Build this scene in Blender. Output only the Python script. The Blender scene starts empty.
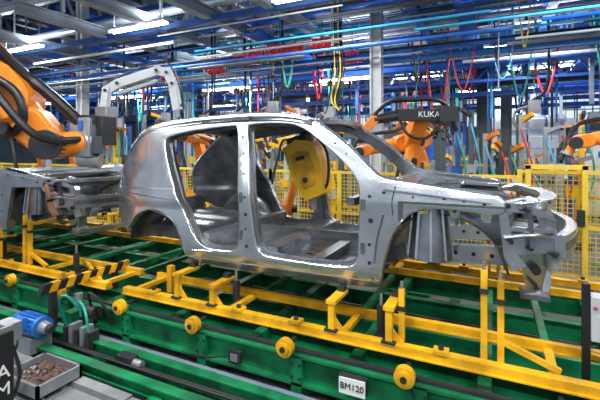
import bpy, bmesh, math, random
from mathutils import Vector, Matrix
random.seed(7)
V = Vector
S = bpy.context.scene
COL = S.collection
S.view_settings.view_transform = 'Standard'

# ------------------------------------------------------------------ materials
def mat(name, col, rough=0.5, metal=0.0, var=0.12, scale=6.0, emit=None, strength=0, bump=0.0):
    m = bpy.data.materials.new(name); m.use_nodes = True
    nt = m.node_tree; p = nt.nodes["Principled BSDF"]
    p.inputs["Roughness"].default_value = rough
    p.inputs["Metallic"].default_value = metal
    tc = nt.nodes.new("ShaderNodeTexCoord")
    n = nt.nodes.new("ShaderNodeTexNoise"); n.inputs["Scale"].default_value = scale
    n.inputs["Detail"].default_value = 5
    nt.links.new(tc.outputs["Object"], n.inputs["Vector"])
    r = nt.nodes.new("ShaderNodeValToRGB")
    lo = tuple(max(0, c*(1-var*2.2)) for c in col); hi = tuple(min(1, c*(1+var)) for c in col)
    r.color_ramp.elements[0].position = .3; r.color_ramp.elements[0].color = (*lo, 1)
    r.color_ramp.elements[1].position = .65; r.color_ramp.elements[1].color = (*hi, 1)
    nt.links.new(n.outputs["Fac"], r.inputs["Fac"])
    nt.links.new(r.outputs["Color"], p.inputs["Base Color"])
    if bump:
        b = nt.nodes.new("ShaderNodeBump"); b.inputs["Strength"].default_value = bump
        b.inputs["Distance"].default_value = .02
        nt.links.new(n.outputs["Fac"], b.inputs["Height"]); nt.links.new(b.outputs["Normal"], p.inputs["Normal"])
    if emit:
        p.inputs["Emission Color"].default_value = (*emit, 1); p.inputs["Emission Strength"].default_value = strength
    return m
M = dict(
 steel = mat("galvanised_steel", (.56,.59,.62), .25, .88, .12, 3),
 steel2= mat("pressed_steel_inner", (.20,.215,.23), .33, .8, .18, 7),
 floorp= mat("floor_pan_steel", (.30,.32,.34), .30, .85, .18, 6),
 dark  = mat("dark_metal", (.03,.032,.035), .5, .2),
 hole  = mat("hole_black", (.008,.008,.009), .8),
 yel   = mat("yellow_paint", (.82,.42,.010), .42, 0, .22, 5),
 yel2  = mat("yellow_machine", (.90,.50,.008), .35, 0, .05, 3),
 fence = mat("fence_yellow", (.85,.60,.05), .5, 0, .05),
 green = mat("green_paint", (.006,.20,.07), .38, 0, .28, 5),
 orange= mat("orange_robot", (.88,.25,.018), .38, 0, .08, 3),
 black = mat("black_rubber", (.012,.012,.014), .42),
 blk2  = mat("charcoal_casting", (.035,.037,.04), .42, .2),
 gun   = mat("grey_casting", (.32,.34,.36), .38, .5, .1),
 grey  = mat("grey_beam_paint", (.20,.24,.30), .5, .1, .15, 2),
 lbeam = mat("light_beam_paint", (.34,.40,.46), .45, .1, .12, 2),
 lgrey = mat("light_grey_paint", (.50,.53,.55), .5, 0, .1, 2),
 dgrey = mat("dark_grey_paint", (.05,.06,.07), .5, .1, .15, 2),
 dgreen= mat("column_greengrey", (.07,.11,.12), .5),
 blue  = mat("blue_tray_paint", (.015,.15,.70), .4, 0, .1),
 blue2 = mat("blue_beam_paint", (.02,.11,.42), .45, 0, .2),
 cyan  = mat("cyan_pipe", (.06,.42,.66), .35, 0, .1),
 red   = mat("red_hose", (.70,.03,.05), .4),
 pink  = mat("magenta_hose", (.75,.06,.24), .4),
 hosey = mat("yellow_hose", (.8,.55,.05), .4),
 teal  = mat("green_hose", (.02,.40,.28), .4),
 duct  = mat("duct_aluminium", (.55,.64,.74), .32, .6, .06, 3),
 conc  = mat("concrete", (.25,.26,.26), .75, 0, .2, 3, bump=.15),
 floorm= mat("factory_floor", (.12,.125,.13), .35, 0, .3, 1.4, bump=.08),
 wall  = mat("wall_panel", (.34,.42,.52), .7, 0, .1, 1),
 roof  = mat("roof_deck", (.08,.11,.19), .7, 0, .15, 1),
 motor = mat("motor_blue", (.02,.15,.50), .4),
 white = mat("white_paint", (.8,.8,.78), .5, 0, .03),
 rust  = mat("scrap_fill", (.12,.07,.05), .8, .2, .4, 40, bump=.6),
 lamp  = mat("tube_glow", (1,1,1), .5, 0, 0, emit=(1,.98,.94), strength=10),
 win   = mat("window_glow", (.8,.9,1), .3, 0, .05, emit=(.72,.86,1), strength=1.0),
)

# ------------------------------------------------------------------ builder
class B:
    def __init__(s, name):
        s.name=name; s.bm=bmesh.new(); s.mats=[]
    def mi(s, m):
        if m not in s.mats: s.mats.append(m)
        return s.mats.index(m)
    def face(s, vs, k):
        try:
            f=s.bm.faces.new(vs); f.material_index=k; return f
        except ValueError: return None
    def obox(s, c, ax, ay, az, m):
        k=s.mi(m); c=V(c)
        v=[s.bm.verts.new(c+ax*i+ay*j+az*l) for i in(-1,1) for j in(-1,1) for l in(-1,1)]
        for q in((0,1,3,2),(4,6,7,5),(0,4,5,1),(2,3,7,6),(0,2,6,4),(1,5,7,3)): s.face([v[i] for i in q],k)
    def box(s, x0,x1,y0,y1,z0,z1,m):
        s.obox(((x0+x1)/2,(y0+y1)/2,(z0+z1)/2),V(((x1-x0)/2,0,0)),V((0,(y1-y0)/2,0)),V((0,0,(z1-z0)/2)),m)
    def basis(s,p0,p1):
        d=(V(p1)-V(p0)); L=d.length; d=d/L
        up=V((0,0,1)) if abs(d.z)<.95 else V((1,0,0))
        w=d.cross(up).normalized(); u=w.cross(d).normalized()
        return d,w,u,L
    def beam(s,p0,p1,w,h,m):
        d,a,u,L=s.basis(p0,p1)
        s.obox((V(p0)+V(p1))/2,d*L/2,a*w/2,u*h/2,m)
    def ibeam(s,p0,p1,w,h,m,t=.02):
        d,a,u,L=s.basis(p0,p1); c=(V(p0)+V(p1))/2
        s.obox(c,d*L/2,a*t/2,u*h/2,m)
        s.obox(c+u*(h/2),d*L/2,a*w/2,u*t/2,m); s.obox(c-u*(h/2),d*L/2,a*w/2,u*t/2,m)
    def cyl(s,p0,p1,r,m,seg=16,r2=None,cap=True):
        if r2 is None:r2=r
        d,a,u,L=s.basis(p0,p1); k=s.mi(m); A=[];C=[]
        for i in range(seg):
            t=2*math.pi*i/seg; o=a*math.cos(t)+u*math.sin(t)
            A.append(s.bm.verts.new(V(p0)+o*r)); C.append(s.bm.verts.new(V(p1)+o*r2))
        for i in range(seg):
            j=(i+1)%seg; s.face([A[i],A[j],C[j],C[i]],k)
        if cap: s.face(A[::-1],k); s.face(C,k)
    def tube(s,pts,r,m,seg=8,n=8,smooth=True):
        P=[V(p) for p in pts]
        if smooth and len(P)>2:
            Q=[]; E=[P[0]*2-P[1]]+P+[P[-1]*2-P[-2]]
            for i in range(1,len(E)-2):
                a,b,c,d=E[i-1:i+3]
                for j in range(n):
                    t=j/n
                    Q.append(.5*((2*b)+(c-a)*t+(2*a-5*b+4*c-d)*t*t+(3*b-a-3*c+d)*t**3))
            Q.append(P[-1]); P=Q
        k=s.mi(m); rings=[]; u=None
        for i,p in enumerate(P):
            d=(P[min(i+1,len(P)-1)]-P[max(i-1,0)]).normalized()
            if u is None:
                u=d.orthogonal().normalized()
            u=(u-d*u.dot(d)).normalized(); w=d.cross(u)
            rings.append([s.bm.verts.new(p+(u*math.cos(2*math.pi*q/seg)+w*math.sin(2*math.pi*q/seg))*r) for q in range(seg)])
        for a,b in zip(rings,rings[1:]):
            for i in range(seg):
                j=(i+1)%seg; s.face([a[i],a[j],b[j],b[i]],k)
        s.face(rings[0][::-1],k); s.face(rings[-1],k)
    def prism(s,pts,off,m):
        k=s.mi(m); off=V(off)
        A=[s.bm.verts.new(V(p)) for p in pts]; C=[s.bm.verts.new(V(p)+off) for p in pts]
        s.face(A[::-1],k); s.face(C,k)
        for i in range(len(A)):
            j=(i+1)%len(A); s.face([A[i],A[j],C[j],C[i]],k)
    def limb(s,p0,p1,r0,r1,th,axis,m,seg=10):
        p0=V(p0);p1=V(p1);axis=V(axis).normalized()
        d=(p1-p0); d=(d-axis*d.dot(axis)).normalized(); n=axis.cross(d)
        pts=[]
        for i in range(seg+1):
            t=math.pi/2+math.pi*i/seg; pts.append((p0,(d*math.cos(t)+n*math.sin(t))*r0))
        for i in range(seg+1):
            t=-math.pi/2+math.pi*i/seg; pts.append((p1,(d*math.cos(t)+n*math.sin(t))*r1))
        k=s.mi(m); rings=[]
        for o,sc in [(-.5,.84),(-.40,1),(.40,1),(.5,.84)]:
            rings.append([s.bm.verts.new(c+v*sc+axis*o*th) for c,v in pts])
        for a,b in zip(rings,rings[1:]):
            for i in range(len(a)):
                j=(i+1)%len(a); s.face([a[i],a[j],b[j],b[i]],k)
        s.face(rings[0][::-1],k); s.face(rings[-1],k)
    def grid(s,fn,nu,nv,m):
        k=s.mi(m); g=[[s.bm.verts.new(fn(i/nu,j/nv)) for j in range(nv+1)] for i in range(nu+1)]
        for i in range(nu):
            for j in range(nv): s.face([g[i][j],g[i+1][j],g[i+1][j+1],g[i][j+1]],k)
    def text(s,txt,loc,xdir,ydir,size,m,ext=.002):
        cu=bpy.data.curves.new("t","FONT"); cu.body=txt; cu.size=size; cu.extrude=ext; cu.align_x='CENTER'; cu.align_y='CENTER'
        o=bpy.data.objects.new("t",cu); COL.objects.link(o); bpy.context.view_layer.update()
        me=bpy.data.meshes.new_from_object(o.evaluated_get(bpy.context.evaluated_depsgraph_get()))
        x=V(xdir).normalized(); y=V(ydir).normalized(); z=x.cross(y)
        k=s.mi(m); vs=[s.bm.verts.new(V(loc)+x*v.co.x+y*v.co.y+z*v.co.z) for v in me.vertices]
        for p in me.polygons: s.face([vs[i] for i in p.vertices],k)
        bpy.data.objects.remove(o); bpy.data.meshes.remove(me)
    def done(s,loc=(0,0,0),smooth=35,recalc=True,bevel=0):
        if recalc: bmesh.ops.recalc_face_normals(s.bm,faces=s.bm.faces[:])
        me=bpy.data.meshes.new(s.name); s.bm.to_mesh(me); s.bm.free()
        for n in s.mats: me.materials.append(M[n])
        if smooth:
            me.polygons.foreach_set("use_smooth",[True]*len(me.polygons)); me.set_sharp_from_angle(angle=math.radians(smooth))
        o=bpy.data.objects.new(s.name,me); COL.objects.link(o); o.location=loc
        if bevel:
            b=o.modifiers.new("bevel","BEVEL"); b.width=bevel; b.segments=2; b.limit_method='ANGLE'; b.angle_limit=math.radians(50)
        return o

def chaikin(P,it=2,closed=True):
    for _ in range(it):
        Q=[]; n=len(P)
        for i in range(n if closed else n-1):
            a=P[i];b=P[(i+1)%n]
            Q.append((a[0]*.75+b[0]*.25,a[1]*.75+b[1]*.25)); Q.append((a[0]*.25+b[0]*.75,a[1]*.25+b[1]*.75))
        P=Q
    return P

# ------------------------------------------------------------------ car body
def inset(x,z):
    i=0
    if z>1.38: i+=.17*((z-1.38)/.62)**1.2
    if z<.93: i+=.06*((.93-z)/.18)**2
    if x<-3.05: i+=.19*((-3.05-x)/.5)**2
    d=math.hypot(x+2.85,z-.83)
    if d<.52: i-=.035*max(0,min(1,1-(d-.37)/.15))
    if 1.22<z<1.40 and x<-2.3: i-=.022*math.sin((z-1.22)/.18*math.pi)
    if x>-.58 and z<1.40: i+=.035*min(1,(1.40-z)/.02)
    return i
def flat_panel(outline,holes,e,b):
    cu=bpy.data.curves.new("c","CURVE"); cu.dimensions='2D'; cu.fill_mode='BOTH'; cu.extrude=e; cu.bevel_depth=b; cu.bevel_resolution=2
    for P in [outline]+holes:
        sp=cu.splines.new('POLY'); sp.points.add(len(P)-1); sp.use_cyclic_u=True
        for i,(x,y) in enumerate(P): sp.points[i].co=(x,y,0,1)
    o=bpy.data.objects.new("c",cu); COL.objects.link(o); bpy.context.view_layer.update()
    me=bpy.data.meshes.new_from_object(o.evaluated_get(bpy.context.evaluated_depsgraph_get()))
    bm=bmesh.new(); bm.from_mesh(me); bpy.data.objects.remove(o); bpy.data.meshes.remove(me)
    bmesh.ops.remove_doubles(bm,verts=bm.verts[:],dist=.0004)
    cut=lambda co,no: bmesh.ops.bisect_plane(bm,geom=bm.verts[:]+bm.edges[:]+bm.faces[:],plane_co=co,plane_no=no)
    z=.72
    while z<2.12: cut((0,z,0),(0,1,0)); z+=.04
    cut((0,1.38,0),(0,1,0)); cut((0,1.40,0),(0,1,0)); cut((-.60,0,0),(1,0,0)); cut((-.57,0,0),(1,0,0))
    x=-3.6
    while x<.1: cut((x,0,0),(1,0,0)); x+=.06 if x<-2.4 else .3
    return bm
def add_panel(b,bm,top,off,m):
    k=b.mi(m)
    for sgn in (-1,1):
        mp={}
        for v in bm.verts:
            x,z,w=v.co
            y=-.84+inset(x,z)+off+(top-w)
            mp[v]=b.bm.verts.new((x,y if sgn<0 else -y,z))
        for f in bm.faces: b.face([mp[v] for v in f.verts],k)
OUT=[(-.755,.76),(-1.6,.75),(-2.3,.745),(-2.43,.745)]
for a in range(0,151,15):
    t=math.radians(a); OUT.append((-2.85+.37*math.cos(t),.84+.37*math.sin(t)))
OUT+=[(-3.27,.98),(-3.46,1.07),(-3.57,1.17),(-3.61,1.31),(-3.59,1.45),(-3.54,1.58),(-3.42,1.72),(-3.28,1.86),(-3.14,1.96),(-3.0,2.0),(-2.80,2.025),
 (-2.45,2.052),(-2.01,2.068),(-1.66,2.063),(-1.42,2.028),(-1.20,1.922),(-.99,1.77),(-.83,1.62),(-.74,1.545),(-.6,1.525),(-.3,1.49),(-.03,1.455),(.03,1.44),(.045,1.42),(.045,1.36),(.0,1.35),(-.1,1.355),
 (-.3,1.37),(-.5,1.35),(-.60,1.25),(-.665,1.14),(-.71,.97),(-.735,.84)]
RD=[(-2.85,1.88),(-2.65,1.925),(-2.44,1.95),(-2.08,1.98),(-2.03,1.965),(-1.985,1.8),(-1.93,1.5),(-1.90,1.25),(-1.90,1.0),(-1.93,.915),(-2.0,.885),(-2.23,.88),(-2.34,.92),(-2.42,1.02),(-2.50,1.18),(-2.62,1.38),(-2.76,1.62),(-2.86,1.82)]
FD=[(-1.92,1.985),(-1.7,1.99),(-1.51,1.98),(-1.38,1.935),(-1.27,1.865),(-1.05,1.705),(-.92,1.58),(-.875,1.5),(-.86,1.39),(-.87,1.1),(-.88,.95),(-.93,.89),(-1.1,.875),(-1.6,.88),(-1.7,.90),(-1.76,.97),(-1.795,1.2),(-1.83,1.45),(-1.885,1.75),(-1.945,1.95)]
def shrink(P,s):
    cx=sum(p[0] for p in P)/len(P); cz=sum(p[1] for p in P)/len(P)
    return [(cx+(x-cx)*s,cz+(z-cz)*s) for x,z in P]
ROOFZ=[(-3.1,1.96),(-2.8,2.01),(-2.45,2.04),(-2.01,2.055),(-1.66,2.05),(-1.42,2.02),(-1.36,2.0)]
def rz(x):
    for (a,za),(c,zc) in zip(ROOFZ,ROOFZ[1:]):
        if x<=c: return za+(zc-za)*(x-a)/(c-a)
    return 2.0
def front_structure(b):
    for s in(-1,1):
        b.beam((-.95,s*.42,.86),(-.62,s*.42,.97),.09,.11,'steel2')
        b.beam((-.62,s*.42,.97),(.36,s*.43,1.03),.08,.12,'steel')
        b.beam((-.35,s*.42,.93),(.30,s*.43,.965),.10,.012,'steel')
        for i in range(7): b.cyl((-.5+i*.12,s*.47,1.0),(-.5+i*.12,s*.375,1.0),.014,'hole',10)
        def wh(u,v,s=s):
            t=math.radians(8+164*u); r=.43-.03*v-.012*(1 if int(v*5)%2 else 0)
            return V((-.34+r*math.cos(t),s*(.70-.26*v),.88+r*math.sin(t)))
        b.grid(wh,18,5,'steel2')
        pts=[]
        for a in range(170,9,-16):
            t=math.radians(a); pts.append((-.34+.40*math.cos(t),s*.445,.88+.40*math.sin(t)))
        pts+=[(.1,s*.445,1.02),(.12,s*.445,1.34),(-.68,s*.445,1.42),(-.78,s*.445,1.0)]
        b.prism(pts,(0,-s*.012,0),'floorp')
        b.cyl((-.42,s*.60,.98),(-.42,s*.60,1.40),.155,'floorp',24,.11)
        for a in range(0,360,40):
            t=math.radians(a); b.beam((-.42+.155*math.cos(t),s*.6+.155*math.sin(t),.99),(-.42+.113*math.cos(t),s*.6+.113*math.sin(t),1.39),.010,.016,'steel')
        b.cyl((-.42,s*.60,1.43),(-.42,s*.60,1.445),.13,'steel',24)
        b.cyl((-.42,s*.60,1.445),(-.42,s*.60,1.45),.05,'hole',16)
        for a in(30,150,270):
            t=math.radians(a); b.cyl((-.42+.09*math.cos(t),s*.60+.09*math.sin(t),1.445),(-.42+.09*math.cos(t),s*.60+.09*math.sin(t),1.455),.012,'hole',8)
        b.prism([(-.72,s*.80,1.535),(-.3,s*.80,1.485),(.03,s*.79,1.435),(.03,s*.66,1.425),(-.25,s*.64,1.44),(-.3,s*.48,1.42),(-.55,s*.48,1.43),(-.75,s*.60,1.50)],(0,0,-.025),'steel')
        b.beam((-.7,s*.76,1.45),(.03,s*.76,1.40),.07,.06,'steel2')
        b.tube([(-.70,s*.842,1.475),(-.35,s*.842,1.445),(-.02,s*.842,1.415)],.007,'steel',6,3)
        # flange brackets hanging from the upper apron rail
        for x,h in((-.44,.05),(-.24,.06),(-.05,.08)):
            b.prism([(x-.04,s*.79,1.37),(x+.04,s*.79,1.36),(x+.025,s*.76,1.36-h),(x-.025,s*.76,1.36-h)],(0,-s*.012,0),'steel')
            b.cyl((x,s*.79,1.345),(x,s*.75,1.345),.009,'hole',8)
        b.prism([(.03,s*.80,1.43),(.20,s*.74,1.40),(.33,s*.66,1.34),(.35,s*.65,1.30),(.20,s*.735,1.35),(.04,s*.80,1.37)],(0,-s*.05,0),'steel')
        b.prism([(.02,s*.80,1.36),(.07,s*.79,1.36),(.11,s*.765,1.12),(.18,s*.73,1.02),(.10,s*.75,.99),(.05,s*.78,1.08)],(0,-s*.05,0),'steel')
        b.prism([(.28,s*.68,1.32),(.34,s*.65,1.32),(.37,s*.60,1.0),(.30,s*.63,.98)],(0,-s*.05,0),'steel')
        b.beam((.08,s*.73,1.14),(.35,s*.63,1.16),.05,.10,'steel')
        b.beam((.06,s*.77,1.255),(.33,s*.66,1.245),.03,.025,'steel')
        b.beam((.06,s*.56,1.22),(.35,s*.56,1.2),.20,.02,'steel2')
        b.beam((.12,s*.76,1.40),(.30,s*.52,1.41),.07,.03,'steel')
        b.beam((.19,s*.74,1.40),(.21,s*.73,1.14),.03,.03,'steel2')
        b.cyl((.18,s*.79,1.375),(.18,s*.70,1.375),.014,'hole',12)
        b.cyl((.075,s*.805,1.40),(.075,s*.73,1.40),.014,'hole',12)
        b.cyl((.09,s*.81,1.18),(.09,s*.72,1.18),.014,'hole',12); b.cyl((.33,s*.70,1.1),(.33,s*.57,1.1),.018,'hole',12)
        b.cyl((.20,s*.74,1.14),(.20,s*.64,1.14),.018,'hole',12)
        b.beam((.34,s*.45,1.10),(.44,s*.45,1.12),.13,.15,'steel')
        b.prism([(.14,s*.66,1.10),(.34,s*.60,1.10),(.30,s*.58,.98),(.27,s*.56,.80),(.19,s*.58,.80),(.16,s*.62,.96)],(0,-s*.10,0),'steel')
        b.cyl((.235,s*.66,.98),(.235,s*.5,.98),.028,'hole',14); b.cyl((.235,s*.66,.87),(.235,s*.5,.87),.014,'hole',10)
        b.box(.15,.32,s*.5-.09,s*.5+.09,.77,.80,'steel2')
        b.tube([(.05,s*.79,1.2),(.2,s*.75,1.22),(.33,s*.66,1.2)],.012,'steel')
        b.tube([(.06,s*.6,1.40),(.2,s*.6,1.43),(.32,s*.55,1.38)],.016,'steel')
        b.beam((-.6,s*.47,1.38),(.1,s*.47,1.33),.05,.06,'steel')
    def bow(x0,z0,x1,w,h,half,m,n=12):
        P=[]
        for i in range(n+1):
            y=-half+2*half*i/n; P.append(V((x0+(x1-x0)*(1-(y/half)**2),y,z0)))
        for a,c in zip(P,P[1:]): b.beam(a,c,w,h,m)
    bow(.36,1.16,.50,.06,.13,.68,'steel'); bow(.385,1.16,.525,.02,.05,.68,'steel2')
    bow(.22,1.40,.36,.10,.04,.66,'steel'); bow(.22,1.365,.34,.03,.07,.66,'steel2')
    bow(.26,.80,.32,.10,.05,.56,'steel')
    b.beam((.36,0,.8),(.36,0,1.4),.05,.05,'steel')
    b.grid(lambda u,v:V((-.80+.10*math.sin(v*3.1)+.012*math.sin(u*30),-.76+1.52*u,.80+.66*v)),24,8,'steel2')
    b.prism([(-.86,-.74,1.49),(-.72,-.74,1.52),(-.60,-.74,1.48),(-.64,-.74,1.38),(-.84,-.74,1.40)],(0,1.48,0),'steel')
    b.prism([(-.60,-.70,1.47),(-.50,-.70,1.44),(-.50,-.70,1.42),(-.62,-.70,1.42)],(0,1.40,0),'steel2')
    b.beam((-.98,-.72,1.36),(-.98,.72,1.36),.06,.06,'steel2')
def floor_structure(b):
    def fl(u,v):
        x=-2.35+1.6*u; y=-.74+1.48*v
        z=.83+(.14*math.exp(-(y/.16)**2))+.010*(1 if int(v*28)%2 else 0)
        return V((x,y,z))
    b.grid(fl,10,56,'floorp')
    b.grid(lambda u,v:V((-3.42+1.08*u,-.62+1.24*v,1.00+.02*math.sin(v*25)-.12*max(0,u-.8)/.2)),10,40,'steel2')
    b.box(-2.40,-2.30,-.74,.74,.82,1.0,'floorp')
    b.box(-1.75,-1.60,-.74,.74,.83,.95,'floorp'); b.box(-1.28,-1.18,-.74,.74,.83,.92,'floorp')
    for x,y in((-2.1,-.4),(-1.45,-.45),(-1.0,-.4),(-2.0,.35),(-1.4,.4),(-2.0,-.2)):
        b.cyl((x,y,.835),(x,y,.852),.045,'steel2',16); b.cyl((x,y,.852),(x,y,.855),.028,'hole',12)
    for s in(-1,1):
        b.beam((-2.4,s*.42,.79),(-.9,s*.42,.79),.09,.09,'steel2')
        b.beam((-3.4,s*.50,.93),(-2.4,s*.45,.88),.08,.10,'steel2')
        def dome(u,v,s=s):
            t=math.radians(5+170*u); 
            r=.375*(1-.25*max(0,v-.6)/.4)
            return V((-2.85+r*math.cos(t),s*(.80-.27*v),.84+r*math.sin(t)))
        b.grid(dome,18,6,'steel2')
        b.prism([(-2.85+.28*math.cos(math.radians(a)),s*.53,.84+.28*math.sin(math.radians(a))) for a in range(5,180,17)],(0,-s*.01,0),'steel2')
        b.cyl((-2.8,s*.60,1.15),(-2.84,s*.60,1.42),.10,'steel2',16,.06)
    b.box(-3.50,-3.44,-.6,.6,.90,1.14,'steel'); b.box(-3.53,-3.48,-.58,.58,1.10,1.16,'steel')
def build_car(name,loc):
    b=B(name)
    lamp_hole=[(-3.44+.05*math.cos(t*math.pi/6),1.43+.06*math.sin(t*math.pi/6)) for t in range(12)]
    bm=flat_panel(chaikin(OUT,1),[chaikin(RD,2),chaikin(FD,2),lamp_hole],.028,.014)
    add_panel(b,bm,.042,0,'steel'); bm.free()
    bm=flat_panel(shrink(chaikin(OUT,1),.992),[shrink(chaikin(RD,2),.94),shrink(chaikin(FD,2),.95)],.006,.003)
    add_panel(b,bm,.009,.082,'steel2'); bm.free()
    def rf(u,v):
        x=-3.02+1.66*u; y=-.69+1.38*v
        return V((x,y,rz(x)-.012+.025*(1-(y/.69)**2)+.003*math.sin(v*40)))
    b.grid(rf,14,30,'steel')
    b.grid(lambda u,v: rf(u,v)-V((0,0,.03)),14,30,'steel2')
    f=lambda y:.028*(1-(y/.69)**2)
    for i in range(12):
        y0=-.69+1.38*i/12;y1=y0+.115
        b.beam((-1.36+.12*(1-(y0/.69)**2),y0,1.975+f(y0)),(-1.36+.12*(1-(y1/.69)**2),y1,1.975+f(y1)),.09,.035,'steel')
        b.beam((-3.05,y0,1.93+f(y0)),(-3.05,y1,1.93+f(y1)),.10,.04,'steel')
    for x in(-2.4,-1.95): b.beam((x,-.68,rz(x)-.03),(x,.68,rz(x)-.03),.07,.03,'steel2')
    front_structure(b); floor_structure(b)
    def seam(pts,r=.0035,m='hole'):
        for s in(-1,1): b.tube([(x,s*(.84-inset(x,z))+s*.001,z) for x,z in pts],r,m,5,5)
    seam([(-3.5,1.60),(-3.36,1.74),(-3.2,1.87),(-3.05,1.94)])                       # tailgate drip channel
    seam([(-2.9,.0+1.205),(-2.62,1.13),(-2.53,1.0),(-2.50,.86)],.004,'steel2')      # arch lip
    seam([(-.62,1.50),(-.64,1.40),(-.635,1.30)])                                    # apron to pillar joint
    seam([(-2.42,.80),(-1.7,.805),(-.80,.815)],.004,'steel2')                       # sill swage
    seam([(-2.66,1.30),(-2.9,1.32),(-3.2,1.34),(-3.5,1.35)],.004,'steel2')
    for s in(-1,1):
        b.beam((-1.83,s*.72,.92),(-1.88,s*.70,1.45),.05,.08,'steel2'); b.beam((-1.88,s*.70,1.45),(-1.99,s*.60,1.98),.05,.06,'steel2')
        b.beam((-2.72,s*.62,1.2),(-2.98,s*.58,1.92),.06,.10,'steel2')
        for (x,z,r) in [(-1.845,1.10,.010),(-1.845,1.22,.014),(-1.855,1.36,.010),(-1.88,1.55,.009),(-1.92,1.72,.008),(-1.955,1.86,.008),
                        (-1.835,.96,.014),(-.80,1.42,.012),(-.79,1.25,.018),(-.80,1.08,.012),(-.80,.95,.013),(-.78,.84,.010),(-.70,1.45,.012),(-.5,1.43,.008),
                        (-.3,1.43,.011),(-.18,1.42,.008),(-.06,1.41,.012),(-2.2,.78,.006),(-1.9,.78,.006),(-1.6,.78,.006),(-1.3,.78,.006),(-1.0,.78,.006),
                        (-2.60,1.22,.007),(-3.47,1.22,.012),(-1.1,1.80,.007),(-1.0,1.72,.007)]:
            yy=-.84+inset(x,z)
            b.cyl((x,-s*yy+s*.0015,z),(x,-s*yy-s*.01,z),r,'hole',12)
        for z in(1.05,1.36):
            b.box(-.862,-.835,min(s*.848,s*.80),max(s*.848,s*.80),z-.04,z+.04,'steel2')
            b.box(-1.905,-1.88,min(s*.848,s*.80),max(s*.848,s*.80),z-.04,z+.04,'steel2')
        b.tube([(-.70,s*.842,1.30),(-.745,s*.842,1.12),(-.765,s*.842,.95)],.007,'steel2',6,4)
    return b.done(loc,32)
build_car("car_body_shell",(0,3.6,0))
b=B("car_underbody"); front_structure(b); floor_structure(b)
for s in(-1,1):
    b.beam((-3.2,s*.74,.84),(-.75,s*.74,.84),.10,.12,'steel')
    b.prism([(-.9,s*.80,.85),(-.72,s*.80,.9),(-.62,s*.80,1.3),(-.03,s*.8,1.33),(.03,s*.8,1.44),(-.72,s*.80,1.54),(-.9,s*.80,1.5)],(0,-s*.04,0),'steel')
    for x,z in((-.7,1.44),(-.4,1.42),(-.12,1.38),(-.82,1.2),(-.82,1.0)): b.cyl((x,s*.802,z),(x,s*.75,z),.012,'hole',10)
b.done((-4.6,3.6,0),32)

# ------------------------------------------------------------------ skids
def skid(name,dx):
    b=B(name)
    for y,z,w in((2.6,.5,.065),(3.0,.52,.045),(4.2,.52,.045),(4.6,.5,.065)):
        b.box(-3.05,1.35,y-w/2,y+w/2,z-.05,z,'yel')
        b.box(-3.05,1.35,y-w/2-.012,y+w/2+.012,z-.058,z-.048,'yel')
    for x in(-2.95,-1.9,-.95,.3,1.25):
        b.box(x-.025,x+.025,2.6,3.0,.455,.49,'yel'); b.box(x-.025,x+.025,4.2,4.6,.455,.49,'yel'); b.box(x-.025,x+.025,3.0,4.2,.43,.47,'green')
    b.beam((.45,3.0,.50),(1.2,2.62,.50),.035,.03,'yel')
    for yy,s in((2.6,1),(4.6,-1)):
        for x,h in((-2.42,.745),(-2.05,.70),(-1.02,.745),(-.62,.77)):
            b.box(x-.022,x+.022,yy-.022,yy+.022,.5,h-.06,'yel')
            b.box(x-.035,x+.035,min(yy-.03*s,yy+s*.25),max(yy-.03*s,yy+s*.25),h-.06,h-.035,'yel')
            b.box(x-.025,x+.025,(yy+s*.2)-.03,(yy+s*.2)+.03,h-.04,h+.002,'dark')
            b.box(x-.045,x+.045,yy-.042,yy+.042,.5,.512,'dark')
            b.prism([(x+.02,yy,.5),(x+.10,yy,.5),(x+.02,yy,.59)],(0,.012,0),'yel')
        for x,h in((-.06,1.03),(.03,.98),(-.55,.84)):
            yo=yy+s*.05
            b.box(x-.018,x+.018,yo-.018,yo+.018,.5,h,'yel'); b.box(x-.025,x+.025,yo-.025,yo+.025,h-.14,h-.11,'dark')
            b.cyl((x,yo,h),(x,yo,h+.05),.010,'gun',10)
        b.beam((-.06,yy+s*.05,.92),(-.06,yy+s*.6,.94),.035,.035,'yel')
        b.beam((.03,yy+s*.05,.62),(.33,yy+s*.05,.51),.03,.03,'yel')
        b.box(-2.62,-2.57,yy-.025+s*.1,yy+.025+s*.1,.49,.72,'yel')
        for x in(-2.7,-1.8,-1.3,-.3,.75,1.1):
            b.box(x-.045,x+.045,yy-.04,yy+.04,.5,.52,'yel'); b.cyl((x,yy,.52),(x,yy,.54),.018,'dark',10)
    for x in(-1.95,-.72,.62):
        b.cyl((x,2.78,.45),(x,2.78,.66),.03,'dark',14); b.cyl((x,2.78,.66),(x,2.78,.74),.010,'gun',8); b.box(x-.04,x+.04,2.6,3.0,.43,.46,'dark')
    return b.done((dx,0,0),35)
skid("conveyor_skid",0)
skid("conveyor_skid",-4.62)

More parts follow.
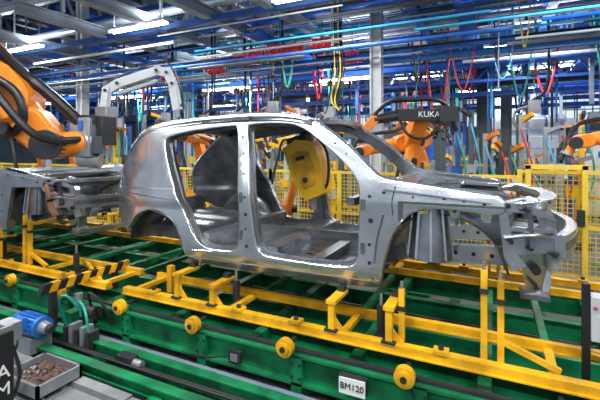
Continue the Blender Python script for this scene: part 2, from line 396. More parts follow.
b=B("conveyor_frame")
X0,X1=-13,3.2
for y in(2.5,4.7):
    b.ibeam((X0,y,.245),(X1,y,.245),.12,.19,'green',.018)
    b.box(X0,X1,y-.02,y+.02,.345,.37,'dark')
for y,z,h in((2.24,.12,.10),(2.02,.11,.07),(2.85,.24,.16),(4.1,.20,.14)):
    b.ibeam((X0,y,z),(X1,y,z),.08,h,'green',.012)
b.box(X0,X1,2.62,2.74,.1,.15,'dark'); b.box(X0,X1,3.3,3.42,.12,.30,'green'); b.box(X0,X1,3.75,3.85,.12,.2,'dark')
b.box(X0,X1,2.33,2.40,.08,.12,'grey')
x=X0+.3
while x<X1:
    b.box(x-.05,x+.05,1.95,4.95,.03,.09,'green')
    b.box(x-.04,x+.04,2.44,2.5,.09,.34,'green')
    b.box(x+.3,x+.38,2.52,4.68,.22,.30,'green')
    for q in(-.03,.03): b.cyl((x+q,2.436,.20),(x+q,2.425,.20),.010,'dark',8); b.cyl((x+q,2.436,.29),(x+q,2.425,.29),.010,'dark',8)
    x+=.82
x=-.486-.81*14
while x<X1:
    b.cyl((x,2.40,.395),(x,2.45,.395),.062,'yel',24); b.cyl((x,2.385,.395),(x,2.40,.395),.040,'yel',20)
    b.cyl((x,2.375,.395),(x,2.385,.395),.02,'dark',12); b.cyl((x,2.45,.395),(x,2.58,.395),.018,'dark',10)
    b.box(x-.05,x+.05,2.46,2.49,.33,.40,'green'); b.cyl((x,4.68,.395),(x,4.75,.395),.062,'yel',20)
    x+=.81
for x in(-6.2,-3.3,-1.75,-.05,.95):
    b.box(x,x+.10,2.395,2.425,.20,.29,'dark'); b.box(x+.02,x+.08,2.388,2.396,.22,.27,'gun')
    b.tube([(x,2.41,.24),(x-.2,2.38,.2),(x-.4,2.42,.16)],.008,'black')
for x in(-2.6,-1.2,-.25,.6): b.box(x,x+.16,2.12,2.20,.10,.19,'dark'); b.cyl((x+.16,2.16,.15),(x+.24,2.16,.15),.03,'gun')
for y in(2.14,2.16,2.95,3.3): b.tube([(X0,y,.13),(-6,y+.02,.12),(-3,y-.02,.14),(0,y+.02,.13),(X1,y,.13)],.012,'black',6,4)
b.done((0,0,0),35)

b=B("station_number_plate")
xs=-.80
b.box(xs-.085,xs+.085,2.372,2.38,.225,.325,'white'); b.box(xs-.088,xs+.088,2.379,2.43,.22,.33,'dark')
b.text("BM120",(xs,2.370,.275),(1,0,0),(0,0,1),.055,'hole'); b.done(smooth=0)

b=B("hazard_striped_bar")
for i in range(12):
    y=2.1+i*.075; m='yel' if i%2 else 'hole'
    b.prism([(-3.50,y,.50),(-3.50,y+.075,.50),(-3.50,y+.115,.58),(-3.50,y+.04,.58)],(-.05,0,0),m)
b.box(-3.55,-3.51,2.2,2.26,.0,.5,'dark'); b.box(-3.55,-3.51,2.85,2.9,.11,.5,'dark'); b.done(smooth=0)

b=B("conveyor_stop_unit")
b.box(-3.48,-3.38,2.3,2.44,.12,.30,'green'); b.cyl((-3.42,2.40,.30),(-3.42,2.40,.44),.035,'gun')
b.cyl((-3.30,2.36,.33),(-3.12,2.36,.33),.055,'dark'); b.tube([(-3.2,2.36,.38),(-3.15,2.3,.52),(-3.0,2.32,.44),(-2.95,2.38,.25)],.012,'black')
b.tube([(-3.25,2.3,.35),(-3.30,2.2,.5),(-3.42,2.22,.42),(-3.45,2.3,.2)],.012,'teal')
b.tube([(-3.0,2.2,.15),(-3.05,2.2,.4),(-3.2,2.25,.45),(-3.25,2.3,.3)],.010,'teal')
for i in range(5): b.box(-3.28+i*.07,-3.24+i*.07,2.16,2.26,.12,.26+.03*(i%2),'gun' if i%2 else 'dark')
b.done()

# ------------------------------------------------------------------ foreground left items
b=B("electric_motor")
c=V((-3.45,2.02,.30))
b.cyl(c+V((-.16,0,0)),c+V((.10,0,0)),.075,'motor',24)
for i in range(16):
    t=2*math.pi*i/16; o=V((0,math.cos(t),math.sin(t)))
    b.beam(c+V((-.14,0,0))+o*.08,c+V((.08,0,0))+o*.08,.008,.02,'motor')
b.cyl(c+V((.10,0,0)),c+V((.13,0,0)),.085,'motor',24); b.cyl(c+V((.13,0,0)),c+V((.20,0,0)),.055,'gun',20,.04); b.cyl(c+V((-.21,0,0)),c+V((-.16,0,0)),.065,'motor',24,.08)
b.box(c.x-.06,c.x+.04,c.y-.14,c.y-.07,c.z-.0,c.z+.09,'motor'); b.box(c.x-.14,c.x+.1,c.y-.09,c.y+.09,0.10,c.z-.075,'gun')
b.cyl(c+V((.20,0,0)),c+V((.24,0,0)),.03,'dark',16); b.tube([c+V((0,-.12,.0)),c+V((.05,-.16,-.1)),c+V((.0,-.2,-.2))],.012,'black')
b.done()
b=B("scrap_tray")
b.box(-3.12,-2.70,1.60,1.84,.06,.075,'gun')
for a in((-3.12,-3.10,1.60,1.92),(-2.72,-2.70,1.60,1.92),(-3.12,-2.70,1.60,1.62),(-3.12,-2.70,1.90,1.92)): b.box(*a,.10,.19,'gun')
b.box(-3.12,-2.70,1.60,1.92,.10,.11,'gun'); b.box(-3.10,-2.72,1.62,1.90,.11,.15,'rust')
for x in(-3.08,-2.76): b.box(x,x+.04,1.62,1.66,.06,.10,'gun'); b.box(x,x+.04,1.78,1.82,.06,.10,'gun')
for i in range(40):
    p=V((random.uniform(-3.07,-2.75),random.uniform(1.65,1.87),.152)); b.cyl(p,p+V((random.uniform(-.02,.02),random.uniform(-.02,.02),.012)),.008,random.choice(['gun','rust','rust','rust']),6)
b.done(smooth=0)
b=B("aisle_marker_sign")
b.box(-2.70,-2.68,1.33,1.45,.06,.63,'hole'); b.box(-2.72,-2.70,1.32,1.46,.60,.66,'gun')
b.box(-2.76,-2.64,1.30,1.48,.055,.075,'gun'); b.text("A",(-2.678,1.39,.40),(0,1,0),(0,0,1),.12,'white'); b.text("M",(-2.678,1.39,.29),(0,1,0),(0,0,1),.11,'white')
b.done(smooth=0)
b=B("junction_box_post")
b.box(-2.90,-2.86,1.50,1.54,.06,.58,'gun'); b.box(-2.96,-2.82,1.48,1.58,.50,.62,'gun'); b.tube([(-2.84,1.52,.5),(-2.80,1.55,.3),(-2.9,1.57,.1)],.012,'black'); b.done(bevel=.006)
b=B("concrete_kerb")
b.box(-13,-1.9,.9,1.93,.0,.055,'conc'); b.box(-13,-2.2,1.85,1.93,.055,.10,'conc'); b.box(-2.2,-1.95,-1,1.93,.055,.085,'conc'); b.done(smooth=0)
b=B("control_box_post")
b.box(.46,.50,2.83,2.87,.0,.97,'black'); b.box(.50,.585,2.82,2.92,.64,.90,'lgrey'); b.box(.42,.52,2.80,2.90,0,.03,'dark'); b.cyl((.52,2.82,.84),(.52,2.805,.84),.010,'red',10); b.done(bevel=.004)

# ------------------------------------------------------------------ robots
def robot(name,base,sh,el,wr,tool,col='orange',k=1.0,ped=.35,pedm='green',arm2=None):
    b=B(name); bx,by=base; sh,el,wr,tool=map(V,(sh,el,wr,tool)); arm2=arm2 or col
    ax=(el-sh).cross(wr-el)
    if ax.length<.01: ax=V((0,1,0))
    ax.z=0; ax.normalize()
    b.cyl((bx,by,0),(bx,by,ped),.34*k,pedm,24,.30*k); b.box(bx-.38*k,bx+.38*k,by-.38*k,by+.38*k,0,.04,pedm)
    b.cyl((bx,by,ped),(bx,by,ped+.22*k),.27*k,'blk2',28,.25*k)
    b.cyl((bx,by,ped+.22*k),(bx,by,ped+.34*k),.29*k,col,28)
    b.limb((bx,by,ped+.38*k),sh,.25*k,.19*k,.34*k,ax,col)
    b.cyl(sh-ax*.26*k,sh+ax*.30*k,.155*k,'blk2',24); b.cyl(sh+ax*.30*k,sh+ax*.42*k,.10*k,'black',20)
    off=ax*.20*k
    b.limb(sh+off,el+off,.17*k,.13*k,.15*k,ax,col)
    b.limb(sh+off+ax*.06*k+(el-sh)*.22,el+off+ax*.06*k-(el-sh)*.22,.07*k,.055*k,.08*k,ax,'blk2')
    b.cyl(el-ax*.16*k,el+ax*.30*k,.135*k,'blk2',24)
    d=(wr-el).normalized()
    b.limb(el-d*.20*k,el+d*.22*k,.17*k,.15*k,.28*k,ax,arm2)
    for o in(-.08,0,.08): b.cyl(el-d*.20*k+ax*o*k,el-d*.46*k+ax*o*k,.042*k,'black',12)
    b.cyl(el+d*.2*k,wr-d*.12*k,.125*k,arm2,24,.085*k)
    b.limb(wr-d*.16*k,wr,.10*k,.085*k,.20*k,ax,arm2); b.cyl(wr-ax*.12*k,wr+ax*.12*k,.085*k,'blk2',20)
    t=(tool-wr).normalized()
    b.cyl(wr,wr+t*.16*k,.07*k,col,16); b.cyl(wr+t*.16*k,wr+t*.20*k,.085*k,'gun',20)
    up=V((0,0,.24*k))
    b.tube([sh-ax*.3*k,(sh+el)/2-ax*.33*k+up*.3,el-ax*.28*k+up*.8,el+d*.35*k+up-ax*.05,wr-d*.1*k+up*1.1,wr+t*.1*k+up*.7,tool+V((0,0,.05))],.034*k,'black',10)
    b.tube([el-ax*.22*k-up*.4,el+d*.2*k-ax*.25*k+up*.3,wr-ax*.22*k+up*.2,tool+V((0,0,.02))],.022*k,'black',8)
    return b,ax,d,t
b,ax,d,t=robot("welding_robot",(-5.35,1.35),(-5.25,1.55,1.05),(-4.52,2.15,2.52),(-3.98,2.52,1.80),(-3.82,2.80,1.84),k=1.7,ped=.3)
b.tube([(-4.6,1.9,2.35),(-4.25,2.0,2.45),(-3.98,2.15,2.3),(-3.92,2.2,2.05),(-4.15,2.2,1.9),(-4.4,2.1,2.05)],.04,'black',12)
b.cyl((-4.32,1.95,2.2),(-4.30,1.88,2.2),.10,'blk2',20); b.cyl((-4.1,2.15,1.95),(-4.07,2.09,1.95),.06,'blk2',20)
b.obox((-3.84,2.80,1.88),V((.11,.03,0)),V((-.03,.12,0)),V((0,0,.20)),'gun')
b.obox((-3.84,2.83,2.06),V((.13,.0,0)),V((0,.12,0)),V((0,0,.05)),'blk2')
b.cyl((-3.90,2.74,1.66),(-3.72,2.86,1.64),.085,'gun',20); b.obox((-3.70,2.90,1.95),V((.06,0,0)),V((0,.09,0)),V((0,0,.15)),'blk2')
b.obox((-3.70,2.78,1.80),V((.06,0,0)),V((0,.05,0)),V((0,0,.09)),'dgrey'); b.obox((-3.93,2.70,1.98),V((.05,0,0)),V((0,.04,0)),V((0,0,.08)),'motor')
b.obox((-3.80,2.70,2.0),V((.03,0,0)),V((0,.03,0)),V((0,0,.05)),'motor')
for a in(0,1,2): b.tube([(-3.95,2.7,1.75+.08*a),(-4.05,2.66,1.9+.06*a),(-3.92,2.75,2.08)],.015,'black')
G=[V(p) for p in((-3.83,2.95,1.98),(-3.83,3.02,2.40),(-3.72,3.08,2.48),(-3.34,3.27,2.62),(-3.24,3.32,2.60),(-3.19,3.35,2.48),(-3.15,3.37,2.22))]
for a,c in zip(G,G[1:]):
    e=(c-a).normalized(); b.beam(a-e*.03,c+e*.03,.06,.10,'lgrey')
b.beam(G[2]+V((0,0,-.11)),G[3]+V((.0,0,-.11)),.05,.04,'gun'); b.cyl(G[-1],G[-1]+V((.01,0,-.12)),.028,'gun',14,.018)
for p in G[1:6]: b.cyl(p+V((.02,-.035,0)),p+V((.025,-.06,0)),.016,'dark',10)
b.tube([G[1]+V((0,0,.1)),G[3]+V((0,0,.1)),G[4]+V((.06,0,.05)),G[6]+V((.08,0,.1)),G[6]+V((.02,0,-.02))],.012,'black',6)
b.obox((-3.82,3.0,2.12),V((.09,0,0)),V((0,.07,0)),V((0,0,.10)),'gun')
b.done(bevel=.008)
# robot holding the yellow tool housing inside the front door aperture
b,ax,d,t=robot("handling_robot",(-3.0,5.35),(-2.95,5.35,.85),(-2.80,5.5,1.75),(-2.25,4.62,1.60),(-2.1,4.3,1.60),k=.62,ped=.25,col='orange',arm2='blk2')
q=Matrix.Rotation(math.radians(-14),3,'Y')
P=[(-.20,.29),(-.02,.35),(.17,.29),(.22,.05),(.17,-.30),(-.06,-.34),(-.16,-.10)]
b.prism([V((-1.90,3.98,1.53))+q@V((x,0,z)) for x,z in P],(0,.26,0),'yel2')
b.obox((-2.0,4.10,1.87),q@V((.12,0,0)),V((0,.10,0)),q@V((0,0,.035)),'dark')
b.prism([V((-1.90,3.965,1.53))+q@V((x*.62,0,z*.62)) for x,z in P],(0,.02,0),'yel')
b.obox((-1.93,3.955,1.66),q@V((.05,0,0)),V((0,.012,0)),q@V((0,0,.02)),'dark'); b.cyl((-1.87,3.95,1.42),(-1.87,3.97,1.42),.03,'dark',16)
b.beam((-2.05,4.2,1.60),(-2.25,4.6,1.60),.10,.10,'blk2'); b.cyl((-1.85,4.10,1.22),(-1.83,4.10,1.08),.04,'gun',16)
b.tube([(-2.0,4.1,1.87),(-1.85,4.0,2.0-.04),(-1.64,4.0,1.75),(-1.64,4.05,1.4),(-1.78,4.1,1.25)],.016,'black'); b.done(bevel=.015)
b,ax,d,t=robot("material_handling_robot",(-1.0,5.2),(-1.2,5.30,.62),(-1.10,5.95,1.88),(-1.75,5.45,1.72),(-1.85,5.35,1.60),k=.8,ped=.12)
n=V((.9,.44,0)).normalized(); m2=V((-.44,.9,0)).normalized()
b.obox((-.86,5.38,2.20),n*.33,m2*.09,V((0,0,.075)),'black'); b.obox((-.58,5.52,2.21),n*.12,m2*.12,V((0,0,.10)),'blk2')
b.limb((-.9,5.5,2.15),(-1.10,5.85,1.85),.10,.13,.2,n,'orange')
b.text("KUKA",V((-.80,5.41,2.205))-m2*.093,n,(0,0,1),.105,'white')
b.cyl((-1.15,5.24,2.20),(-1.42,5.10,2.14),.075,'blk2',18,.055); b.limb((-1.42,5.1,2.14),(-1.55,5.04,1.98),.06,.05,.1,m2,'orange')
b.tube([(-1.5,5.05,2.1),(-1.25,5.15,2.36),(-.95,5.3,2.40),(-.6,5.45,2.36),(-.45,5.55,2.0)],.03,'black',10)
b.tube([(-1.1,5.2,2.14),(-1.0,5.2,1.95),(-.8,5.3,1.9),(-.6,5.4,2.1)],.02,'black',8)
b.done(bevel=.01)
def simple_robot(x,y,h=0,flip=1,col='orange'):
    b,ax,d,t=robot("welding_robot",(x,y),(x+.1*flip,y,.85+h),(x-.2*flip,y-.05,1.95+h),(x+.75*flip,y-.25,1.75+h),(x+.9*flip,y-.3,1.45+h),k=1.0,ped=.35,col=col)
    b.beam((x+.9*flip,y-.3,1.45+h),(x+.95*flip,y-.32,1.0+h),.12,.10,'gun'); b.beam((x+.95*flip,y-.32,1.0+h),(x+1.25*flip,y-.4,1.0+h),.07,.07,'gun')
    b.done()
simple_robot(1.75,7.1,.1,-1)
simple_robot(-6.3,7.4,.15,1); simple_robot(-9.0,5.3,.1,1); simple_robot(-4.4,9.4,.2,-1,'yel2'); simple_robot(-10.9,7.3,.2,1); simple_robot(2.8,9.3,.2,-1)
simple_robot(-5.0,7.3,.1,1,'yel2'); simple_robot(-7.9,10.9,.3,1); simple_robot(-1.9,11.2,.4,1); simple_robot(-12.5,9,.4,1,'yel2')

# ------------------------------------------------------------------ fences
def fence(name,x0,x1,y,h=1.42):
    b=B(name); w=1.45; n=max(1,round((x1-x0)/w)); w=(x1-x0)/n
    for i in range(n+1):
        x=x0+i*w; b.box(x-.03,x+.03,y-.03,y+.03,0,h+.03,'fence'); b.box(x-.07,x+.07,y-.06,y+.06,0,.012,'fence')
    for z in(.12,h*.52,h): b.box(x0,x1,y-.018,y+.018,z-.022,z+.022,'fence')
    x=x0
    while x<x1: b.box(x-.004,x+.004,y-.004,y+.004,.12,h,'fence'); x+=.06
    z=.16
    while z<h: b.box(x0,x1,y-.004,y+.004,z-.004,z+.004,'fence'); z+=.06
    return b.done(smooth=0)
fence("safety_fence",-12,-3.6,6.2,1.38); fence("safety_fence",-3.6,.3,6.2,1.38); fence("safety_fence",.3,4.6,6.15,1.46)
fence("safety_fence",-14,5,10.4,1.4)
b=B("gate_panel")
b.box(.36,.42,6.03,6.09,0,1.55,'fence'); b.box(.98,1.04,6.03,6.09,0,1.55,'fence'); b.box(.36,1.04,6.03,6.09,1.50,1.56,'fence'); b.box(.36,1.04,6.04,6.08,.75,.80,'fence'); b.box(.92,1.0,5.98,6.04,.8,1.0,'dark'); b.done(smooth=0)

# ------------------------------------------------------------------ room shell
def shell(name,x0,x1,y0,y1,z0,z1,m):
    b=B(name); b.box(x0,x1,y0,y1,z0,z1,m); return b.done(smooth=0)
shell("floor",-30,22,-8,34,-.2,0,'floorm')
shell("ceiling",-30,22,-8,34,8.2,8.4,'roof')
shell("wall_back",-30,22,34,34.3,0,8.2,'wall'); shell("wall_left",-30.3,-30,-8,34,0,8.2,'wall'); shell("wall_right",22,22.3,-8,34,0,8.2,'wall')
k=0
for x in range(-26,20,6):
    k+=1; b=B("window_%d"%k); b.box(x,x+4.2,33.93,33.98,3.6,6.6,'win')
    for i in range(5): b.box(x+i*1.05-.04,x+i*1.05+.04,33.86,33.93,3.55,6.65,'lgrey')
    for z in(3.55,4.6,5.6,6.65): b.box(x-.05,x+4.25,33.86,33.93,z-.04,z+.04,'lgrey')
    b.done(smooth=0)

# ------------------------------------------------------------------ structure
b=B("steel_columns")
for x,y,w,m in((-1.87,6.9,.17,'lgrey'),(-.3,11.2,.22,'dgreen'),(.25,11.4,.22,'dgreen'),(-9.4,6.7,.2,'lgrey'),(-6.6,11.4,.22,'dgreen'),(6,11.4,.25,'dgreen'),(-12.5,11.4,.25,'dgreen'),
    (-.3,18,.3,'grey'),(6,18,.3,'grey'),(-6.6,18,.3,'grey'),(-12.5,18,.3,'grey'),(-.3,25,.3,'grey'),(6,25,.3,'grey'),(-6.6,25,.3,'grey'),(-14,25,.3,'grey'),(3.6,8.6,.15,'grey'),(-8.2,9.2,.13,'lgrey')):
    b.ibeam((x,y,0),(x,y,8.2),w,w,m,.03)
    b.box(x-w,x+w,y-w,y+w,0,.03,m)
b.done(smooth=0)
def truss(b,p0,p1,h,m,n=10,w=.07):
    p0=V(p0);p1=V(p1);up=V((0,0,h)); b.beam(p0,p1,w,w,m); b.beam(p0+up,p1+up,w,w,m)
    for i in range(n):
        a=p0+(p1-p0)*i/n; c=p0+(p1-p0)*(i+1)/n; mid=(a+c)/2
        b.beam(a,mid+up,w*.6,w*.6,m); b.beam(mid+up,c,w*.6,w*.6,m)
b=B("overhead_structure")
for x in(-20,-14,-8,-2.5,3.5,9.5): truss(b,(x,2,6.4),(x,33,6.4),1.4,'grey',24,.14)
for y in range(5,33,3): truss(b,(-28,y,6.9),(20,y,6.9),1.0,'blue2' if y%2 else 'grey',36,.10)
for y in range(0,34,2): b.beam((-29,y,8.1),(21,y,8.1),.08,.14,'grey')
for x in(-11,-9.0,-7.0,-5.6,-4.4,-3.2,-1.2,.8,2.8,5): b.ibeam((x,3.8,4.08),(x,13,4.08),.15,.18,'lbeam' if x<-3 else 'blue2',.02)
for y,z,m in((4.6,4.55,'lbeam'),(6.3,4.75,'blue2'),(8.6,4.35,'blue2'),(9.4,4.3,'blue'),(11.4,4.6,'blue2'),(13,4.3,'blue2'),(15.5,4.6,'blue'),(18,4.9,'blue2'),(21,5,'blue'),(24,5.1,'grey')):
    b.ibeam((-26,y,z),(14,y,z),.10,.14,m,.02)
for y,z in((7.9,4.4),(9.2,3.2),(10.8,3.5),(12.2,4.9),(14,3.9),(17,4.3)): truss(b,(-22,y,z),(12,y,z),.45,'blue' if y in(9.2,14) else 'blue2',44,.055)
for x in(-10.2,-7.9,-5.6,-4.0,-2.2,-.6,1.4,3.0,4.4): truss(b,(x,6.5,4.7),(x,20,4.7),.6,'blue2' if x>-5 else 'lbeam',16,.07)
for x in(-9.0,-7.0,-4.4,-3.2,-1.2,.8,2.8):
    for y in(4.6,6.9,8.4,11.4): b.beam((x,y,4.2),(x,y,8.1),.06,.06,'grey')
for x in(-14,-8.5,-5.3,-2.9,-.9,1.6,4.2,7):
    for y in(9.0,12.8,16.8,20): b.beam((x,y,2.6),(x,y,6.9),.07,.07,random.choice(['grey','blue2','lbeam']))
b.cyl((-14,7.2,4.42),(-1.5,7.2,4.42),.21,'duct',28); b.cyl((-14,5.6,4.32),(-2.4,5.6,4.32),.08,'duct',24)
x=-13.5
while x<-1.6: b.cyl((x,7.2,4.42),(x+.04,7.2,4.42),.228,'duct',28); x+=1.1
b.cyl((-20,12.5,5.3),(12,12.5,5.3),.28,'duct',24); b.cyl((-20,9.9,4.7),(-1,9.9,4.7),.14,'duct',24); b.cyl((-6,9.8,5.2),(-6,22,5.2),.25,'duct',20)
for x in(-12,-8.5,-5,-1.5): b.beam((x,7.2,4.6),(x,7.2,8.1),.03,.03,'gun')
for y,z,m,w in((7.6,3.4,'blue',.10),(8.9,3.45,'blue',.30),(9.9,3.7,'blue',.25),(10.2,3.0,'blue',.12),(11.9,3.9,'blue',.3),(12.6,3.3,'blue',.12),(13.6,3.0,'blue',.2),(14.6,4.1,'blue',.4),(16.5,4.0,'blue',.3),(16.0,3.2,'cyan',.1),(19,4.4,'blue',.4),(19.5,3.6,'blue',.3),(22,4.6,'blue',.4),(6.8,4.25,'blue',.16),(5.5,3.95,'blue2',.05)):
    b.box(-24,13,y-w/2,y+w/2,z,z+.01,m); b.box(-24,13,y-w/2-.01,y-w/2,z,z+.10,m); b.box(-24,13,y+w/2,y+w/2+.01,z,z+.10,m)
    for i in range(3): yy=y+random.uniform(-w/2,w/2)*.7; b.tube([(-24,yy,z+.04),(-8,yy+.03,z+.05),(0,yy-.02,z+.04),(13,yy,z+.05)],.02,random.choice(['black','dgrey','cyan']),6,3)
    x=-22+random.random()
    while x<12: b.box(x-.015,x+.015,y-.015,y+.015,z,z+1.3,'gun'); x+=2.3
for x in(-7.6,-3.9,-.4,1.9,3.9):
    b.box(x-.12,x+.12,6,20,3.80,3.82,'blue'); b.box(x-.13,x-.12,6,20,3.80,3.90,'blue'); b.box(x+.12,x+.13,6,20,3.80,3.90,'blue')
cols=['cyan','gun','blue','lgrey','lbeam','blue2','dgrey','white','blue','blue','blue2','black','dgrey']
for i in range(150):
    y=random.uniform(5.6,9.5); z=random.uniform(3.2+.07*(y-5),4.0+.25*(y-5.)); r=random.choice([.010,.015,.02,.03])
    x0=random.uniform(-14,2); x1=x0+random.uniform(2,9); b.cyl((x0,y,z),(x1,y,z),r,random.choice(cols),8)
for i in range(200):
    y=random.uniform(9,24); z=random.uniform(2.9+.03*y,4.6+.11*y); r=random.choice([.02,.03,.045,.06])
    x0=random.uniform(-20,3); x1=x0+random.uniform(3,12); b.cyl((x0,y,z),(x1,y,z),r,random.choice(cols),8)
for i in range(130):
    x=random.uniform(-16,9); z=random.uniform(3.6,6.4); y0=random.uniform(5.5,14); b.cyl((x,y0,z),(x,y0+random.uniform(2,8),z),random.choice([.02,.03,.05]),random.choice(cols),8)
for i in range(250):
    x=random.uniform(-16,8); y=random.uniform(6.5,20); z0=random.uniform(2.0,3.8); b.cyl((x,y,z0),(x,y,random.uniform(4.4,6.5)),random.choice([.012,.02,.03]),random.choice(['gun','lbeam','dgrey','blue2','grey','cyan','black']),6)
for i in range(40):
    x=random.uniform(-14,6); y=random.uniform(8,18); z=random.uniform(3.2,4.8); b.box(x,x+random.uniform(.2,.8),y,y+.3,z,z+random.uniform(.15,.4),random.choice(['lgrey','blue2','gun','lbeam','blue','dgrey']))
b.done()
b=B("hanging_hoses")
for i in range(110):
    x=random.uniform(-11,4); y=random.uniform(6.6,12); z1=random.uniform(3.7,4.5); L=random.uniform(.5,1.6); dx=random.uniform(-.35,.35)
    b.tube([(x,y,z1),(x+dx*.2,y,z1-L*.5),(x+dx*.6,y,z1-L),(x+dx,y,z1-L*.8),(x+dx*1.4,y,z1-.1)],random.choice([.012,.016,.022]),random.choice(['black','black','teal','cyan','hosey','red','teal','black']),6,5)
for cx,cy,cz,m in ((-3.9,6.6,3.62,'red'),(-3.5,6.6,3.60,'red'),(-4.7,6.7,3.55,'pink'),(-4.35,6.6,3.6,'pink'),(-3.0,6.7,3.66,'red'),(-5.4,6.7,3.45,'red'),(-2.6,7.2,3.5,'pink'),(-6.6,6.6,3.4,'pink')):
    P=[(cx+t*.009,cy+.10*math.cos(t*.8),cz+.10*math.sin(t*.8)) for t in range(40)]
    b.tube(P,.026,m,6,2); b.cyl((cx+.18,cy,cz+.05),(cx+.18,cy,4.1),.008,'black',6)
for i in range(6): b.tube([(-2.6+i*.04,6.6,4.6),(-2.55+i*.03,6.55,3.8),(-2.5+i*.035,6.5,3.1),(-2.48+i*.02,6.3,2.6),(-2.3,6.2,2.4)],.012,'hosey' if i%3<1 else 'black',6)
b.done()
def weld_gun(x,y,z):
    b=B("suspended_weld_gun")
    b.cyl((x,y,z+.5),(x,y,4.4),.008,'gun',6); b.cyl((x,y-.04,z+.45),(x,y+.04,z+.45),.06,'dgrey',18); b.cyl((x,y,z),(x,y,z+.4),.01,'gun',6)
    b.box(x-.09,x+.09,y-.06,y+.06,z-.22,z,'gun'); b.tube([(x-.08,y,z-.1),(x-.28,y,z-.18),(x-.3,y,z-.4),(x-.12,y,z-.5)],.025,'gun',8); b.tube([(x,y,z),(x+.2,y,z+.3),(x+.2,y,4.3)],.025,'black',8)
    b.done()
for a in((-3.9,6.8,2.7),(-4.9,7.0,2.55),(-2.9,7.3,2.6),(-5.6,6.8,2.5),(.6,7.9,2.6),(-6.8,6.9,2.6),(-8.0,6.6,2.5)): weld_gun(*a)

# background equipment
b=B("extraction_unit")
for i in range(4):
    x=-.1+i*.55; b.box(x,x+.5,15.4,16.4,0,2.9,'duct'); b.cyl((x+.25,15.9,2.9),(x+.25,15.9,4.3),.17,'duct',20)
    for z in(.6,1.2,1.8,2.4): b.box(x+.04,x+.46,15.37,15.40,z,z+.4,'lgrey')
b.done(bevel=.01)
def cabinet(x,y,w,h,m='lgrey',d=.5):
    b=B("control_cabinet"); b.box(x,x+w,y,y+d,.08,h,m); b.box(x+.02,x+w-.02,y+.03,y+d-.03,0,.08,'dark')
    n=max(1,round(w/.6))
    for i in range(n):
        q=x+i*w/n; b.box(q+.015,q+w/n-.015,y-.02,y,.12,h-.04,m); b.box(q+w/n-.07,q+w/n-.05,y-.04,y-.02,h*.5,h*.5+.14,'dark'); b.box(q+.1,q+w/n-.15,y-.025,y-.02,h*.78,h*.86,'blue2')
    b.done(bevel=.006)
for a in((-5.2,11.9,1.8,1.95,'grey'),(-9.4,12,2.4,2.0,'lbeam'),(1.6,12.2,1.8,2.0),(4.2,13,1.8,2.1,'white'),(-2.6,13.2,1.4,2.2,'blue2'),(-13,12.4,2,2,'blue2'),(2.9,7.2,.6,1.5)): cabinet(*a)
def rack(x,y,w=2.4,h=3.0):
    b=B("storage_rack")
    for px in(x,x+w/2,x+w):
        for py in(y,y+.8): b.box(px-.035,px+.035,py-.035,py+.035,0,h,'blue')
    for z in(.15,1.0,1.9,2.8):
        b.box(x,x+w,y,y+.04,z,z+.08,'orange'); b.box(x,x+w,y+.76,y+.8,z,z+.08,'orange'); b.box(x,x+w,y,y+.8,z+.08,z+.1,'gun')
        for i in range(5):
            if random.random()<.8:
                q=x+.06+i*w/5; b.box(q,q+w/5-.1,y+.1,y+.7,z+.1,z+.1+random.uniform(.25,.55),random.choice(['lgrey','blue','lbeam','yel','gun','white']))
    b.done(smooth=0)
for a in((-8,16.6),(-3.6,18.6),(3.2,18.6),(6.5,14.5),(-13,16),(9,18.6),(1,22),(5.2,21),(-10,21),(-6,23),(-17,19),(-20,14)): rack(*a)
b=B("press_tool_frame")
for x in(-3,-1.0):
    for y in(8.2,9.1):
        b.box(x-.05,x+.05,y-.05,y+.05,0,2.1,'dgreen')
    b.box(x-.05,x+.05,8.2,9.1,2.0,2.1,'dgreen')
for y in(8.2,9.1): b.box(-3,-1,y-.05,y+.05,2.0,2.1,'dgreen'); b.box(-3,-1,y-.05,y+.05,.5,.58,'yel')
for x in(-2.7,-1.9): b.box(x,x+.7,8.3,9.0,.5,1.0,'gun'); b.box(x+.1,x+.6,8.25,8.4,1.0,1.5,'dgrey'); b.box(x+.2,x+.4,8.22,8.3,1.1,1.3,'yel2')
b.done(smooth=0)
def fixture(x,y):
    b=B("weld_fixture"); b.box(x-.6,x+.6,y-.3,y+.3,0,.12,'dgrey')
    for px in(-.5,-.28,-.05,.2,.35,.5):
        h=random.uniform(1.2,2.6); m=random.choice(['dgrey','gun','yel2','dgreen','blue2','lbeam','lgrey'])
        b.box(x+px-.04,x+px+.04,y-.05,y+.05,.12,h,m); zz=h-.1
        b.beam((x+px,y,zz),(x+px+random.uniform(-.3,.3),y-.25,zz+.1),.06,.07,random.choice(['gun','yel2','orange','blk2']))
        b.box(x+px-.10,x+px+.08,y-.12,y-.05,h*.55,h*.55+random.uniform(.12,.3),random.choice(['lgrey','dgrey','gun','blue2','yel2','white']))
        b.cyl((x+px+.1,y,h*.7),(x+px+.1,y,h*.7+.25),.03,'gun',8)
        b.tube([(x+px,y-.06,h*.9),(x+px+.15,y-.2,h*.6),(x+px+.05,y-.12,h*.3),(x+px,y-.1,.15)],.015,random.choice(['black','teal','cyan','red']),6)
    b.beam((x-.5,y,1.15),(x+.5,y,1.15),.07,.07,'dgrey'); b.done(smooth=0)
for x in(-8.3,-7.4,-3.2,-.1,3.9): fixture(x,7.0 if x<-3 else 7.7)
for x in(-9.8,-7.0,-5.6,-.3,.9): fixture(x,8.7)
for x in(-10,-8.9,-6.2,-3.0,-1.6,1.0,4.2): fixture(x,9.9)
for x in(-11,-9,-7.4,-5.6,-3.6,-1.2,.6,2.6,4.2,6): fixture(x,13.9)
b=B("platform_walkway")
b.box(-12,4,5.85,5.97,.10,.16,'gun')
for x in range(-12,4): b.box(x,x+.06,5.85,5.97,0,.10,'dgrey')
b.done(smooth=0)

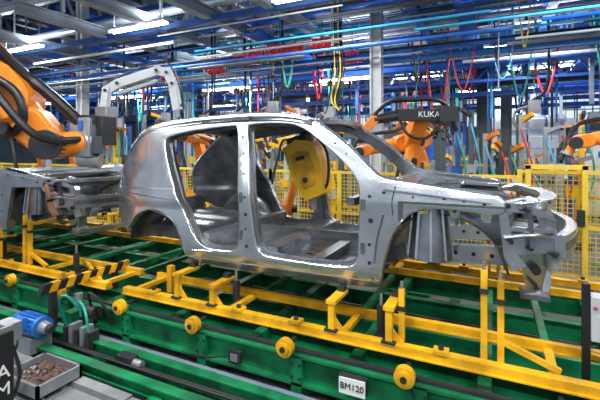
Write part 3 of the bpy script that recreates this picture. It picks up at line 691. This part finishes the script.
# ------------------------------------------------------------------ lamps (open batten fittings: light goes down and, more weakly, up)
def lamp(x,y,z,e=70,L=1.4,up=0):
    b=B("fluorescent_lamp"); b.box(-L/2,L/2,-.05,.05,.03,.08,'lgrey')
    for yy in(-.045,.045): b.cyl((-L/2+.03,yy,.01),(L/2-.03,yy,.01),.022,'lamp',8)
    for xx in(-L/2+.1,L/2-.1): b.cyl((xx,0,.08),(xx,0,.5),.006,'gun',6)
    o=b.done((x,y,z),smooth=0)
    for k,(en,zz,rx) in enumerate(((e*.72,-.02,0),(up,.10,math.pi))):
        if en<=0: continue
        l=bpy.data.lights.new("tube_light","AREA"); l.shape='RECTANGLE'; l.size=L; l.size_y=.16; l.energy=en; l.color=(.97,.985,1)
        lo=bpy.data.objects.new("tube_light",l); COL.objects.link(lo); lo.parent=o; lo.location=(0,0,zz); lo.rotation_euler=(rx,0,0)
for x in(-12.8,-9.3,-5.8,-2.3,1.2): lamp(x,5.2,3.95,115,1.4,36)
for x in(-13,-9.5,-6,-2.8,.5,3.8): lamp(x,8.1,3.25 if x<-2 else 3.6,90,1.4,45)
for x in(-12,-7.5,-4.5,-1.9,1,4): lamp(x,11.3,3.75,120,1.4,75)
for x in(-11,-5,0,5,9): lamp(x,15.2,3.8,200,2.4,130)
for x in(-12,-4,1,6,12): lamp(x,20.6,4.3,300,3,150)
for x in(-8,-5,-2.4,.2,3): lamp(x,1.2,3.9,125,2.4,80)  # unseen row over the camera area, added to fill the foreground with light
for x in(-5,-1,2.5): lamp(x,-2.5,4.4,110,2.4)  # second unseen row, behind the camera, also added as fill light

w=bpy.data.worlds.new("world"); S.world=w; w.use_nodes=True
w.node_tree.nodes["Background"].inputs[0].default_value=(.70,.83,1,1); w.node_tree.nodes["Background"].inputs[1].default_value=.55

cd=bpy.data.cameras.new("camera"); cam=bpy.data.objects.new("camera",cd); COL.objects.link(cam)
cd.lens=24; cd.sensor_width=36; cd.shift_y=-50/600; cd.clip_start=.05; cd.clip_end=200
cam.location=(0,0,1.75); cam.rotation_euler=(math.radians(90),0,math.radians(26))
S.camera=cam
